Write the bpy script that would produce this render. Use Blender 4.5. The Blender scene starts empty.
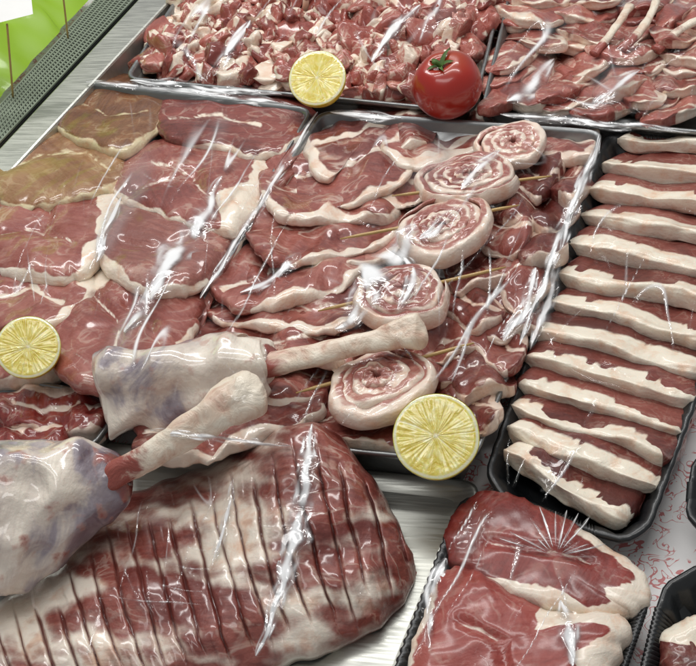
import bpy, bmesh, math, random
from mathutils import Vector, Matrix, noise
random.seed(11)
SC=bpy.context.scene
COL=SC.collection
PI=math.pi
# ---------------------------------------------------------------- camera frame
F=1200.0; TH=math.radians(42); PHI=math.radians(9.9); HCAM=0.755
fwd=Vector((0,math.cos(TH),-math.sin(TH))); r0=Vector((1,0,0)); u0=Vector((0,math.sin(TH),math.cos(TH)))
RR=r0*math.cos(PHI)-u0*math.sin(PHI); UU=u0*math.cos(PHI)+r0*math.sin(PHI)
CAM=Vector((0,-HCAM/math.tan(TH),HCAM))
def ray(px,py): return fwd+RR*((px-348)/F)-UU*((py-333)/F)
def P(px,py,z):
    d=ray(px,py); t=(z-CAM.z)/d.z
    return CAM+d*t
def PY(px,py,y):
    d=ray(px,py); return CAM+d*((y-CAM.y)/d.y)
cd=bpy.data.cameras.new('camera'); cam=bpy.data.objects.new('camera',cd); COL.objects.link(cam)
m=Matrix.Identity(4)
for i in range(3):
    m[i][0]=RR[i]; m[i][1]=UU[i]; m[i][2]=-fwd[i]; m[i][3]=CAM[i]
cam.matrix_world=m
cd.sensor_fit='HORIZONTAL'; cd.sensor_width=36; cd.lens=F/696*36; cd.clip_start=.02; cd.clip_end=50
SC.camera=cam
SC.view_settings.view_transform='Standard'
_d=P(215,190,.05)-P(150,300,.05); FANG=-math.atan2(_d.y,_d.x)
# ---------------------------------------------------------------- object helpers
def tag(o,label=None,cat=None,group=None,kind=None):
    if label: o['label']=label
    if cat: o['category']=cat
    if group: o['group']=group
    if kind: o['kind']=kind
    return o
def thing(name,label,cat,loc,group=None):
    o=bpy.data.objects.new(name,None); o.empty_display_size=.02; COL.objects.link(o); o.location=loc
    return tag(o,label,cat,group)
def mk(name,verts,faces,mat,org=None,parent=None,fat=None,smooth=True,cut_mask=None):
    if org is None:
        n=len(verts); org=Vector((sum(v.x for v in verts)/n,sum(v.y for v in verts)/n,min(v.z for v in verts)))
    me=bpy.data.meshes.new(name); me.from_pydata([tuple(v-org) for v in verts],[],faces)
    bm=bmesh.new(); bm.from_mesh(me); bmesh.ops.recalc_face_normals(bm,faces=bm.faces[:]); bm.to_mesh(me); bm.free()
    if fat is not None:
        a=me.attributes.new('fat','FLOAT','POINT'); a.data.foreach_set('value',fat)
    if cut_mask is not None:
        a=me.attributes.new('cut','FLOAT','POINT'); a.data.foreach_set('value',cut_mask)
    if smooth: me.polygons.foreach_set('use_smooth',[True]*len(me.polygons))
    me.materials.append(mat)
    o=bpy.data.objects.new(name,me); COL.objects.link(o)
    if parent: o.parent=parent; o.location=org-parent.location
    else: o.location=org
    return o
def cl(x,a=0.,b=1.): return max(a,min(b,x))
def cr(p0,p1,p2,p3,t):
    return tuple(.5*((2*b)+(c-a)*t+(2*a-5*b+4*c-d)*t*t+(3*b-a-3*c+d)*t**3) for a,b,c,d in zip(p0,p1,p2,p3))
def closed(pts,n):
    L=len(pts); k=max(2,round(n/L)); out=[]
    for i in range(L):
        for j in range(k): out.append(cr(pts[i-1],pts[i],pts[(i+1)%L],pts[(i+2)%L],j/k))
    return out
def opened(pts,n):
    L=len(pts)
    ex=[tuple(2*a-b for a,b in zip(pts[0],pts[1]))]+list(pts)+[tuple(2*a-b for a,b in zip(pts[-1],pts[-2]))]
    out=[]
    for i in range(n):
        u=i/(n-1)*(L-1); k=min(int(u),L-2); out.append(cr(ex[k],ex[k+1],ex[k+2],ex[k+3],u-k))
    return out
def nz(x,y,z): return noise.noise(Vector((x,y,z)))
def pdist(px,py,poly):
    best=1e9
    for (ax,ay),(bx,by) in zip(poly[:-1],poly[1:]):
        dx,dy=bx-ax,by-ay; t=cl(((px-ax)*dx+(py-ay)*dy)/(dx*dx+dy*dy+1e-9))
        best=min(best,math.hypot(px-ax-t*dx,py-ay-t*dy))
    return best
# ---------------------------------------------------------------- materials
class NT:
    def __init__(s,name):
        s.m=bpy.data.materials.new(name); s.m.use_nodes=True; s.t=s.m.node_tree; s.t.nodes.clear()
        s.out=s.t.nodes.new('ShaderNodeOutputMaterial'); s.b=s.t.nodes.new('ShaderNodeBsdfPrincipled')
        s.L(s.b.outputs[0],s.out.inputs[0])
        s.tc=s.t.nodes.new('ShaderNodeTexCoord'); s.oi=s.t.nodes.new('ShaderNodeObjectInfo')
        v=s.t.nodes.new('ShaderNodeVectorMath'); v.operation='ADD'
        sc=s.M('MULTIPLY',s.oi.outputs['Random'],37.)
        s.L(s.tc.outputs['Object'],v.inputs[0]); s.L(sc,v.inputs[1]); s.v=v.outputs[0]
    def L(s,a,b): s.t.links.new(a,b)
    def set(s,inp,val):
        if hasattr(val,'is_output'): s.L(val,inp)
        else: inp.default_value=val
    def M(s,op,a,b=0.,c=None):
        n=s.t.nodes.new('ShaderNodeMath'); n.operation=op; s.set(n.inputs[0],a); s.set(n.inputs[1],b)
        return n.outputs[0]
    def noise(s,scale,detail=3.,dist=0.,vec=None,rough=.5):
        n=s.t.nodes.new('ShaderNodeTexNoise'); s.L(vec or s.v,n.inputs['Vector'])
        n.inputs['Scale'].default_value=scale; n.inputs['Detail'].default_value=detail; n.inputs['Distortion'].default_value=dist
        n.inputs['Roughness'].default_value=rough
        return n.outputs[0]
    def map(s,x,a,b,c=0.,d=1.):
        n=s.t.nodes.new('ShaderNodeMapRange'); n.interpolation_type='SMOOTHSTEP'
        s.set(n.inputs[0],x)
        for i,v in enumerate((a,b,c,d)): n.inputs[i+1].default_value=v
        return n.outputs[0]
    def ramp(s,x,stops):
        n=s.t.nodes.new('ShaderNodeValToRGB'); s.L(x,n.inputs[0]); e=n.color_ramp.elements
        e[0].position,e[0].color=stops[0][0],(*stops[0][1],1); e[1].position,e[1].color=stops[-1][0],(*stops[-1][1],1)
        for p,c in stops[1:-1]:
            q=e.new(p); q.color=(*c,1)
        return n.outputs[0]
    def mix(s,f,a,b):
        n=s.t.nodes.new('ShaderNodeMix'); n.data_type='RGBA'; s.set(n.inputs[0],f)
        for i,v in ((6,a),(7,b)):
            s.set(n.inputs[i],(*v,1) if isinstance(v,tuple) else v)
        return n.outputs[2]
    def bump(s,h,strength,dist,normal=None):
        n=s.t.nodes.new('ShaderNodeBump'); n.inputs['Strength'].default_value=strength; n.inputs['Distance'].default_value=dist
        s.L(h,n.inputs['Height'])
        if normal: s.L(normal,n.inputs['Normal'])
        return n.outputs[0]
    def stretch(s,scale,rot=0.,rnd=0.):
        r=s.t.nodes.new('ShaderNodeVectorRotate'); r.rotation_type='Z_AXIS'; s.L(s.v,r.inputs['Vector'])
        s.set(r.inputs['Angle'],s.M('ADD',s.M('MULTIPLY',s.M('SUBTRACT',s.oi.outputs['Random'],.5),rnd),rot))
        n=s.t.nodes.new('ShaderNodeMapping'); n.inputs['Scale'].default_value=scale
        s.L(r.outputs[0],n.inputs[0]); return n.outputs[0]
    def attr(s,name='fat'):
        n=s.t.nodes.new('ShaderNodeAttribute'); n.attribute_name=name; return n.outputs['Fac']
    def P(s,**k):
        for a,v in k.items(): s.set(s.b.inputs[a.replace('_',' ')],v)
        return s
def filmnormal(s,wr):
    w=s.noise(13,2,.5,s.stretch((.16,1,1),FANG,.5)); w2=s.noise(26,1,.3,s.stretch((.10,1,1),FANG+.35,.6))
    return s.bump(w2,wr*.4,.012,s.bump(w,wr,.03))
def meat(name,dark,mid,pale,fat,vein=.3,vscale=40.,coat=.8,wr=.5,fatnoise=.9,st=(1,1,1),rot=0.,rnd=12.,cut=False,soft=.18,crough=.12,cior=1.55,fib=.34):
    s=NT(name); sv=s.stretch(st,rot,rnd)
    n1=s.noise(60,6,.3,None,.58); n2=s.noise(22,4,.6,sv); n3=s.noise(vscale,4,1.6,sv); n4=s.noise(300,3); n5=s.noise(9,2)
    n6=s.noise(210,3,.5,s.stretch((.12,1,1),.9+rot,rnd+3.))
    fm=s.map(s.M('ADD',s.attr(),s.M('MULTIPLY',s.M('SUBTRACT',n1,.5),fatnoise)),.5-soft,.5+soft)
    ve=s.M('MULTIPLY',s.map(s.M('ABSOLUTE',s.M('SUBTRACT',n3,.5)),.0,.05,1.,0.),s.M('MULTIPLY',s.map(n2,.42,.64),vein))
    msk=s.M('MAXIMUM',fm,ve)
    lf=s.M('ADD',s.M('MULTIPLY',n2,.75),s.M('MULTIPLY',s.M('SUBTRACT',n4,.5),.2))
    lf=s.M('ADD',lf,s.M('MULTIPLY',s.M('SUBTRACT',n6,.5),fib))
    lf=s.M('ADD',lf,s.M('MULTIPLY',s.M('SUBTRACT',s.oi.outputs['Random'],.5),.34)); lf=s.M('ADD',lf,s.M('MULTIPLY',n5,.2))
    lean=s.ramp(lf,[(.26,dark),(.50,mid),(.76,pale)])
    fcol=s.mix(s.map(n1,.28,.55),tuple(c*f for c,f in zip(fat,(.92,.73,.64))),fat)
    c=s.mix(msk,lean,fcol)
    if cut: c=s.mix(s.attr('cut'),c,tuple(x*1.0 for x in dark))  # cuts take the dark lean colour
    s.P(Base_Color=c,Roughness=s.map(n1,.3,.7,.36,.52),Specular_IOR_Level=.35)
    b=s.bump(n4,.25,.0015); b=s.bump(n6,.35,.0018,b); b=s.bump(n1,.45,.003,b); s.L(b,s.b.inputs['Normal'])
    s.L(filmnormal(s,wr),s.b.inputs['Coat Normal'])
    s.P(Coat_Weight=coat,Coat_Roughness=crough,Coat_IOR=cior)
    s.b.inputs['Subsurface Weight'].default_value=.08; s.b.inputs['Subsurface Radius'].default_value=(1,.35,.25); s.b.inputs['Subsurface Scale'].default_value=.003
    return s.m
FAT=(.87,.77,.64)
M_LEFT=meat('dark_red_meat',(.115,.020,.015),(.255,.059,.045),(.41,.15,.118),FAT,vein=.25,vscale=24)
M_PALE=meat('pale_pink_meat',(.23,.070,.054),(.39,.15,.118),(.52,.26,.205),FAT,vein=.25,vscale=24)
M_BRWN=meat('brownish_meat',(.125,.043,.016),(.24,.100,.038),(.37,.20,.095),(.74,.63,.40),vein=.25,vscale=24,crough=.16)
M_MID=meat('pink_sliced_meat',(.15,.028,.021),(.33,.095,.073),(.54,.255,.205),(.87,.76,.645),vein=.45,vscale=20,st=(.7,1.2,1),rot=.25,rnd=1.2)
M_MIDR=meat('dark_sliced_meat',(.105,.018,.013),(.225,.050,.038),(.40,.14,.108),(.82,.67,.56),vein=.4,vscale=24,rnd=3.)
M_DICE=meat('diced_meat',(.18,.030,.023),(.365,.092,.070),(.55,.23,.18),(.87,.76,.63),vein=.5,vscale=60,wr=.4)
M_CHOP=meat('chop_meat',(.18,.035,.027),(.365,.10,.078),(.55,.235,.19),(.87,.76,.63),vein=.4,vscale=34)
M_ROW=meat('row_slice_meat',(.095,.017,.013),(.205,.047,.036),(.33,.108,.086),(.90,.82,.68),vein=.15,coat=.5,wr=.3,fatnoise=.5,soft=.12,crough=.15)
M_STEAK=meat('bright_red_steak_meat',(.165,.019,.014),(.305,.051,.040),(.44,.122,.098),(.88,.78,.655),vein=.15,vscale=24,wr=.35,coat=.5,crough=.16,cior=1.5)
M_ROLL=meat('rolled_meat',(.19,.043,.034),(.35,.115,.092),(.51,.245,.198),(.85,.72,.61),vein=.35,vscale=45,wr=.4,soft=.26)
M_LEG=meat('scored_meat',(.165,.032,.024),(.335,.098,.075),(.51,.23,.182),(.88,.79,.675),vein=.3,vscale=26,wr=.35,fatnoise=.6,cut=True,soft=.30,st=(.6,1.2,1),rot=.2,rnd=0.,crough=.13)
M_OFFAL=meat('raw_trimmings',(.18,.017,.013),(.33,.062,.048),(.50,.21,.17),(.79,.66,.56),vein=.6,vscale=36,wr=.7)
def shank_mat(name,sh,back):
    s=NT(name); n=s.noise(16,5,.9,s.stretch((1,.5,1),.3),.55); n2=s.noise(60,5); f=s.attr()
    xyz=s.t.nodes.new('ShaderNodeSeparateXYZ'); s.L(s.tc.outputs['Object'],xyz.inputs[0])
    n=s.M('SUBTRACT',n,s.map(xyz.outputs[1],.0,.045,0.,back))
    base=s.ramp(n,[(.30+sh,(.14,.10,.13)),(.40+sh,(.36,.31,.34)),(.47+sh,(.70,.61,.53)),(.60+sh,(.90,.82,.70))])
    base=s.mix(s.map(n2,.58,.68,0,.5),base,(.54,.27,.21))
    red=s.ramp(n2,[(.3,(.09,.013,.011)),(.7,(.31,.065,.05))])
    s.P(Base_Color=s.mix(s.map(s.M('ADD',f,s.M('MULTIPLY',s.M('SUBTRACT',n2,.5),1.3)),.40,.60),base,red),Roughness=.4,Coat_Weight=.9,Coat_Roughness=.10,Coat_IOR=1.6)
    b=s.bump(n2,.6,.005); s.L(s.bump(n,.4,.012,b),s.b.inputs['Normal']); s.L(filmnormal(s,.45),s.b.inputs['Coat Normal'])
    s.b.inputs['Subsurface Weight'].default_value=.08; s.b.inputs['Subsurface Radius'].default_value=(1,.5,.4); s.b.inputs['Subsurface Scale'].default_value=.003
    return s.m
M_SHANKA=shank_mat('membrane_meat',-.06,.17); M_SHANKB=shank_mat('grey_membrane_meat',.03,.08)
def bone_mat():
    s=NT('raw_bone'); n=s.noise(42,6,.8,None,.6); n2=s.noise(14,3)
    c=s.ramp(s.M('ADD',s.M('MULTIPLY',n,.6),s.M('MULTIPLY',n2,.4)),[(.31,(.48,.21,.15)),(.42,(.74,.56,.43)),(.53,(.88,.79,.65))])
    s.P(Base_Color=s.mix(s.map(s.M('ADD',s.attr(),s.M('MULTIPLY',s.M('SUBTRACT',n,.5),1.1)),.4,.6),c,(.32,.075,.055)),Roughness=.46,Coat_Weight=.35,Coat_Roughness=.15)
    s.L(s.bump(n,.8,.005),s.b.inputs['Normal']); return s.m
M_BONE=bone_mat()
def steel(name,c,r,rough=.3):
    s=NT(name); n=s.noise(30,4,0,s.stretch((1,18,1),.3)); n2=s.noise(6,3)
    s.P(Base_Color=s.mix(n2,tuple(x*.8 for x in c),c),Metallic=.85,Roughness=s.map(n,.3,.7,rough-.08,rough+.12))
    s.L(s.bump(n,.06,.001),s.b.inputs['Normal']); return s.m
M_STEEL=steel('brushed_steel',(.30,.31,.31),.3,.36); M_LIGHT=steel('pale_steel',(.60,.61,.56),.3,.4)
def foam():
    s=NT('black_foam'); n=s.noise(220,3); s.P(Base_Color=s.mix(s.noise(12,3),(.006,.007,.008),(.014,.016,.018)),Roughness=.35,Coat_Weight=.25,Coat_Roughness=.12)
    s.L(s.bump(n,.3,.001),s.b.inputs['Normal']); return s.m
M_FOAM=foam()
def paper():
    s=NT('printed_paper'); n=s.noise(70,1.5,1.6); n2=s.noise(9,3); n3=s.noise(26,2)
    k=s.M('MULTIPLY',s.map(s.M('ABSOLUTE',s.M('SUBTRACT',n,.5)),.02,.032,1.,0.),s.map(n3,.44,.5))
    s.P(Base_Color=s.mix(s.M('MULTIPLY',k,.85),s.mix(n2,(.90,.88,.87),(.96,.95,.94)),(.62,.10,.10)),Roughness=.5,Coat_Weight=.3); return s.m
M_PAPER=paper()
def plain(name,c,rough=.5,var=.15,coat=0.,scale=40.,bump=.2,met=0.):
    s=NT(name); n=s.noise(scale,4); s.P(Base_Color=s.mix(n,tuple(x*(1-var) for x in c),tuple(min(1,x*(1+var)) for x in c)),Roughness=rough,Coat_Weight=coat,Metallic=met,Coat_Roughness=.08)
    s.L(s.bump(n,bump,.002),s.b.inputs['Normal']); return s.m
M_GREEN=plain('lime_plastic',(.28,.48,.018),.35,.25,.3,10,.4)
M_GRILL=plain('green_grey_grille',(.20,.235,.18),.4,.2,0,60,.1)
M_DARK=plain('dark_duct',(.015,.018,.015),.8)
M_WOOD=plain('skewer_wood',(.50,.33,.12),.5,.25,.3,120)
M_CARD=plain('white_card',(.92,.92,.90),.5,.03)
M_RIND=plain('lemon_rind',(.84,.57,.015),.35,.08,.4,300,.4)
M_CALYX=plain('tomato_calyx',(.07,.14,.025),.6,.3,0,150)
def tomato_mat():
    s=NT('tomato_skin'); n=s.noise(14,4); z=s.t.nodes.new('ShaderNodeSeparateXYZ'); s.L(s.tc.outputs['Object'],z.inputs[0])
    c=s.mix(n,(.28,.010,.006),(.41,.021,.010)); c=s.mix(s.map(z.outputs[2],.022,.034,0,.55),c,(.38,.07,.02))
    s.P(Base_Color=c,Roughness=.28,Coat_Weight=.5,Coat_Roughness=.05); s.L(s.bump(s.noise(9,2),.15,.01),s.b.inputs['Normal'])
    s.b.inputs['Subsurface Weight'].default_value=.1; s.b.inputs['Subsurface Scale'].default_value=.005
    return s.m
M_TOM=tomato_mat()
def flesh_mat():
    s=NT('lemon_flesh'); n=s.noise(120,4,.8); n2=s.noise(30,3)
    c=s.ramp(n,[(.3,(.70,.55,.05)),(.5,(.83,.71,.16)),(.72,(.92,.86,.42))])
    s.P(Base_Color=s.mix(s.map(s.M('ADD',s.attr(),s.M('MULTIPLY',s.M('SUBTRACT',n2,.5),.3)),.22,.8),c,(.93,.88,.62)),Roughness=.14,Coat_Weight=1.,Coat_Roughness=.06)
    s.L(s.bump(n,.35,.003),s.b.inputs['Normal'])
    s.b.inputs['Subsurface Weight'].default_value=.4; s.b.inputs['Subsurface Scale'].default_value=.008
    return s.m
M_FLESH=flesh_mat()
def film_glare_mat():
    s=NT('cling_film_glare'); tr=s.t.nodes.new('ShaderNodeBsdfTransparent'); mx=s.t.nodes.new('ShaderNodeMixShader')
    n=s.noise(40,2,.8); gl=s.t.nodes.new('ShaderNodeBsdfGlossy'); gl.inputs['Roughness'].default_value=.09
    df=s.t.nodes.new('ShaderNodeBsdfDiffuse'); df.inputs[0].default_value=(.98,.99,1.,1); m2=s.t.nodes.new('ShaderNodeMixShader')  # white diffuse puts the glare into the film's own colour
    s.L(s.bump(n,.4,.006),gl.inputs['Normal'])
    f=s.attr()  # painted glare mask, stored in the shared fat attribute
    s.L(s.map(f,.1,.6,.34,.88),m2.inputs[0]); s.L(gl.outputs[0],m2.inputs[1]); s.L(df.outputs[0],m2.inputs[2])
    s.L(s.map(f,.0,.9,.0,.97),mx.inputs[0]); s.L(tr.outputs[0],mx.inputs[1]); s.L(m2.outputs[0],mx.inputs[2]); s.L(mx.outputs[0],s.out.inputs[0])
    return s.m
M_FILM_GLARE=film_glare_mat()
# ---------------------------------------------------------------- shape builders
seedc=[0]
def steak(name,label,cat,outline,z,th,mat,group=None,rim=(),seams=(),tilt=(0,0),K=18,S=110,grow=1.0,rnd=.18,bump=30.,edge=.35,fold=0.):
    seedc[0]+=1; sd=seedc[0]*7.3
    pts=closed(outline,S); n=len(pts); cx=sum(p[0] for p in pts)/n; cy=sum(p[1] for p in pts)/n
    pts=[(cx+(x-cx)*grow*(1+.08*nz(x/14,y/14,sd)+.035*nz(x/5,y/5,sd+1)),cy+(y-cy)*grow*(1+.08*nz(x/14,y/14,sd+3)+.035*nz(x/5,y/5,sd+6))) for x,y in pts]
    zf=lambda x,y: max(.004,z+tilt[0]*(x-cx)/100+tilt[1]*(y-cy)/100)
    def fatat(x,y,rr,i):
        f=0.; d=(1-rr)*math.hypot(pts[i][0]-cx,pts[i][1]-cy)+3.5*nz(x/9,y/9,sd+2); t=i/n
        for t0,t1,w in rim:
            for tt in (t,t+1,t-1):
                if t0<=tt<=t1:
                    ww=w*min(1,4*min(tt-t0,t1-tt)/max(.05,(t1-t0))+.2)*(1+1.1*nz(tt*11,sd,0)); f=max(f,cl(.5+(ww-d)/7))
        for poly,w in seams:
            pd=pdist(x+4*nz(x/18,y/18,sd),y+4*nz(x/18,y/18,sd+5),poly); f=max(f,cl(.42+(w*(.5+1.4*abs(nz(x/20,y/20,sd+8)))-pd)/5))
        return f
    V=[];fa=[]
    def top(x,y,rr):
        h=th*(1-edge*rr**6); v=P(x,y,zf(x,y)+h); v.z+=th*rnd*(nz(x/bump,y/bump,sd)+.35*nz(x/bump*2.3,y/bump*2.3,sd+9))
        for poly,w in seams: v.z-=th*.16*math.exp(-(pdist(x,y,poly)/5.)**2)
        if fold: v.z+=fold*math.sin((x-cx)/15.+sd+1.5*nz(x/40,y/40,sd))*(.5+.5*rr)
        return v
    V.append(top(cx,cy,0)); fa.append(fatat(cx,cy,0,0))
    for k in range(1,K+1):
        rr=(k/K)**.8
        for i,(x,y) in enumerate(pts):
            X=cx+(x-cx)*rr; Y=cy+(y-cy)*rr; V.append(top(X,Y,rr)); fa.append(fatat(X,Y,rr,i))
    c0=V[0]; base=1+(K-1)*n
    for fr,s in ((.35,1.02),(.12,1.0),(0,.94)):
        for i,(x,y) in enumerate(pts):
            q=V[base+i]; V.append(Vector((c0.x+(q.x-c0.x)*s,c0.y+(q.y-c0.y)*s,zf(x,y)+th*fr))); fa.append(fa[base+i])
    Fc=[(0,1+i,1+(i+1)%n) for i in range(n)]
    for k in range(K+2):
        a=1+k*n; b=a+n
        for i in range(n): j=(i+1)%n; Fc.append((a+i,b+i,b+j,a+j))
    Fc.append(tuple(1+(K+2)*n+i for i in range(n)))
    return tag(mk(name,V,Fc,mat,fat=fa),label,cat,group)
def strip_mesh(path,z,wf,wr,h,thr,tilt=.3,N=44,M=20,nzamp=.12,pe=.6,endp=7,endm=.18,fw=.005):
    seedc[0]+=1; sd=seedc[0]*5.1
    pp=opened(path,N); W=[P(x,y,z) for i,(x,y) in enumerate(pp)]
    V=[];fa=[]
    for i in range(N):
        s=i/(N-1); t=(W[min(i+1,N-1)]-W[max(i-1,0)]); t.z=0; t.normalize(); n=Vector((t.y,-t.x,0))
        if n.y>0: n=-n
        e=max(endm,(1-abs(2*s-1)**endp))**.5
        wv=1+.3*nz(s*2.4,sd,2)+.06*nz(s*14,sd,4); hv=1+.45*nz(s*2.2,sd,12)+.14*nz(s*9,sd,13)
        for j in range(M):
            an=2*PI*j/M; ca,sa=math.cos(an),math.sin(an)
            a=math.copysign(abs(ca)**pe,ca); b=math.copysign(abs(sa)**pe,sa)
            k=1+nzamp*nz(s*5+ca,sa*1.3,sd)+nzamp*.6*nz(s*14,ca+sa,sd)
            aw=((wf+wr)/2*a*k+(wf-wr)/2)*e*wv; bw=h/2*b*k*e*hv+h/2+tilt*aw+.005*nz(s*3,ca,sd+4)
            V.append(W[i]+n*aw+Vector((0,0,max(bw,.006-z)))); fa.append(cl(.5+(aw-thr+.011*nz(s*3.2,sd,8)+.006*nz(s*13,sd,8)+.002*nz(s*34,sd,8))/fw))
    Fc=[]
    for i in range(N-1):
        for j in range(M):
            k=(j+1)%M; Fc.append((i*M+j,i*M+k,(i+1)*M+k,(i+1)*M+j))
    Fc.append(tuple(range(M))); Fc.append(tuple((N-1)*M+j for j in range(M)))
    return V,Fc,fa
def tube_mesh(W,rad,M=28,amp=.08,ns=40.,fatfn=None,ridge=0.,lobe=None):
    seedc[0]+=1; sd=seedc[0]*3.7; V=[];fa=[];N=len(W)
    for i in range(N):
        t=(W[min(i+1,N-1)]-W[max(i-1,0)]).normalized(); n=t.cross(Vector((0,0,1))).normalized(); b=n.cross(t); s=i/(N-1)
        for j in range(M):
            an=2*PI*j/M; d=n*math.cos(an)+b*math.sin(an); p=W[i]+d*rad[i]
            k=1+amp*(noise.noise(p*ns+Vector((sd,0,0)))+.5*noise.noise(p*ns*2.3+Vector((0,sd,0))))
            if ridge: k+=ridge*(.45-1.6*abs(noise.noise(p*ns*.8+Vector((0,0,sd)))))
            if lobe: k+=lobe(s,an)
            V.append(W[i]+d*rad[i]*k+t*(rad[i]*.08*noise.noise(d*1.7+Vector((sd,0,0))))); fa.append(fatfn(s,an) if fatfn else 0.)
    Fc=[]
    for i in range(N-1):
        for j in range(M):
            k=(j+1)%M; Fc.append((i*M+j,i*M+k,(i+1)*M+k,(i+1)*M+j))
    Fc.append(tuple(range(M))); Fc.append(tuple((N-1)*M+j for j in range(M)))
    return V,Fc,fa
def pathpx(pts,n):
    q=opened(pts,n); W=[P(a[0],a[1],a[2]) for a in q]; return W,[max(.0008,a[3]*(W[i]-CAM).length/F) for i,a in enumerate(q)]
def loopq(Q,inset,rad,nc=7,ne=26,rib=0.):
    cen=sum(Q,Vector((0,0,0)))/4; lines=[]
    for i in range(4):
        a,b=Q[i],Q[(i+1)%4]; d=(b-a); d.z=0; d.normalize(); nn=Vector((-d.y,d.x,0))
        if (cen-a).dot(nn)<0: nn=-nn
        lines.append((a+nn*inset,d))
    def inter(l1,l2):
        (p,d),(q,e)=l1,l2; den=d.x*e.y-d.y*e.x; t=((q.x-p.x)*e.y-(q.y-p.y)*e.x)/den; return p+d*t
    cs=[inter(lines[i-1],lines[i]) for i in range(4)]
    out=[]
    r=max(.004,rad-inset*.5)
    for i in range(4):
        c=cs[i]; a=c+(cs[i-1]-c).normalized()*r; b=c+(cs[(i+1)%4]-c).normalized()*r
        for j in range(nc+1):
            t=j/nc; out.append(a*(1-t)**2+c*2*t*(1-t)+b*t*t)
        b2=cs[(i+1)%4]+(c-cs[(i+1)%4]).normalized()*r
        for j in range(1,ne): out.append(b+(b2-b)*(j/ne))
    if rib:
        o2=[]
        for i,p in enumerate(out):
            d=(cen-p); d.z=0; d.normalize(); o2.append(p+d*rib*(1 if i%4<2 else -1))
        out=o2
    return out
def tray(name,label,cat,quad,zr,prof,mat,rad=.02,group=None,part='tray_shell',ne=26):
    Q=[P(x,y,zr) for x,y in quad]; cen=sum(Q,Vector((0,0,0)))/4
    root=thing(name,label,cat,Vector((cen.x,cen.y,min(p[1] for p in prof))),group)
    V=[];n=0
    for p in prof:
        lp=loopq(Q,p[0],rad,rib=p[2] if len(p)>2 else 0.,ne=ne); n=len(lp)
        V+= [Vector((q.x,q.y,p[1])) for q in lp]
    Fc=[]
    for k in range(len(prof)-1):
        for i in range(n): j=(i+1)%n; Fc.append((k*n+i,k*n+j,(k+1)*n+j,(k+1)*n+i))
    Fc.append(tuple(range(n))); Fc.append(tuple((len(prof)-1)*n+i for i in range(n)))
    o=mk(part,V,Fc,mat,parent=root,smooth=False)
    o.data.polygons.foreach_set('use_smooth',[len(p.vertices)==4 for p in o.data.polygons])
    return root
STP=lambda zr:[(.018,.001),(.005,zr-.004),(0,zr-.004),(0,zr),(.001,zr+.0006),(.003,zr+.0006),(.005,zr-.003),(.014,.012),(.020,.005)]
FMP=lambda zr:[(.030,.001),(.024,.004),(.003,zr-.003),(0,zr-.003,.0005),(0,zr,.0006),(.002,zr+.001,.0006),(.005,zr,.0010),(.010,zr-.006,.0020),(.018,.012,.0022),(.024,.007,.0008),(.029,.006)]
# ---------------------------------------------------------------- setting
def quadmesh(name,pts,mat,parent=None,nu=1,nv=1,fn=None):
    V=[];a,b,c,d=pts
    for i in range(nv+1):
        for j in range(nu+1):
            u=j/nu;v=i/nv; p=(a*(1-u)+b*u)*(1-v)+(d*(1-u)+c*u)*v
            if fn: p=fn(p,u,v)
            V.append(p)
    Fc=[(i*(nu+1)+j,i*(nu+1)+j+1,(i+1)*(nu+1)+j+1,(i+1)*(nu+1)+j) for i in range(nv) for j in range(nu)]
    return mk(name,V,Fc,mat,parent=parent)
tag(quadmesh('counter',[Vector((-.9,-.7,0)),Vector((1.0,-.7,0)),Vector((1.0,1.4,0)),Vector((-.9,1.4,0))],M_PAPER),'white counter liner with red print under the trays','counter',kind='structure')
def bar(V,Fc,a,b,w,h):
    t=(b-a).normalized(); n=t.cross(Vector((0,0,1))).normalized()*w/2; k=len(V); z=Vector((0,0,h))
    V+=[a-n,a+n,b+n,b-n,a-n+z,a+n+z,b+n+z,b-n+z]
    Fc+=[(k,k+1,k+2,k+3),(k+4,k+5,k+6,k+7),(k,k+1,k+5,k+4),(k+1,k+2,k+6,k+5),(k+2,k+3,k+7,k+6),(k+3,k,k+4,k+7)]
g=[P(124,-30,.045),P(162,-30,.045),P(-40,186,.045),P(-40,152,.045)]
root=thing('vent_grille','greenish perforated metal vent grille beside the steel edge of the case','grille',Vector((g[0]+g[2])/2)*1.0)
root.location.z=0
V=[];Fc=[];n1=90
for i in range(n1+1):
    t=i/n1; bar(V,Fc,g[0].lerp(g[3],t),g[1].lerp(g[2],t),.0025,.002)
for j in range(8):
    t=j/7; bar(V,Fc,g[0].lerp(g[1],t)+Vector((0,0,.0006)),g[3].lerp(g[2],t)+Vector((0,0,.0006)),.0025,.002)
mk('grille_mesh',V,Fc,M_GRILL,parent=root,smooth=False)
V=[];Fc=[];lw=Vector((0,0,-.044))
for k in range(4): bar(V,Fc,g[k]+lw,g[(k+1)%4]+lw,.003,.043)
k=len(V); V+=[q+Vector((0,0,-.04)) for q in g]; Fc.append((k,k+1,k+2,k+3))
mk('grille_duct',V,Fc,M_DARK,parent=root,smooth=False)
e=[P(165,-30,.052),P(198,-30,.052),P(-40,226,.052),P(-40,190,.052)]
V=[q for q in e]+[q-Vector((0,0,.051)) for q in e]
Fc=[(0,1,2,3),(4,5,6,7),(0,1,5,4),(1,2,6,5),(2,3,7,6),(3,0,4,7)]
o=mk('case_ledge',V,Fc,M_LIGHT,smooth=False); tag(o,'long steel ledge of the display case beside the vent grille','ledge',kind='structure')
bv=o.modifiers.new('bevel','BEVEL'); bv.width=.003; bv.segments=2
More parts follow.
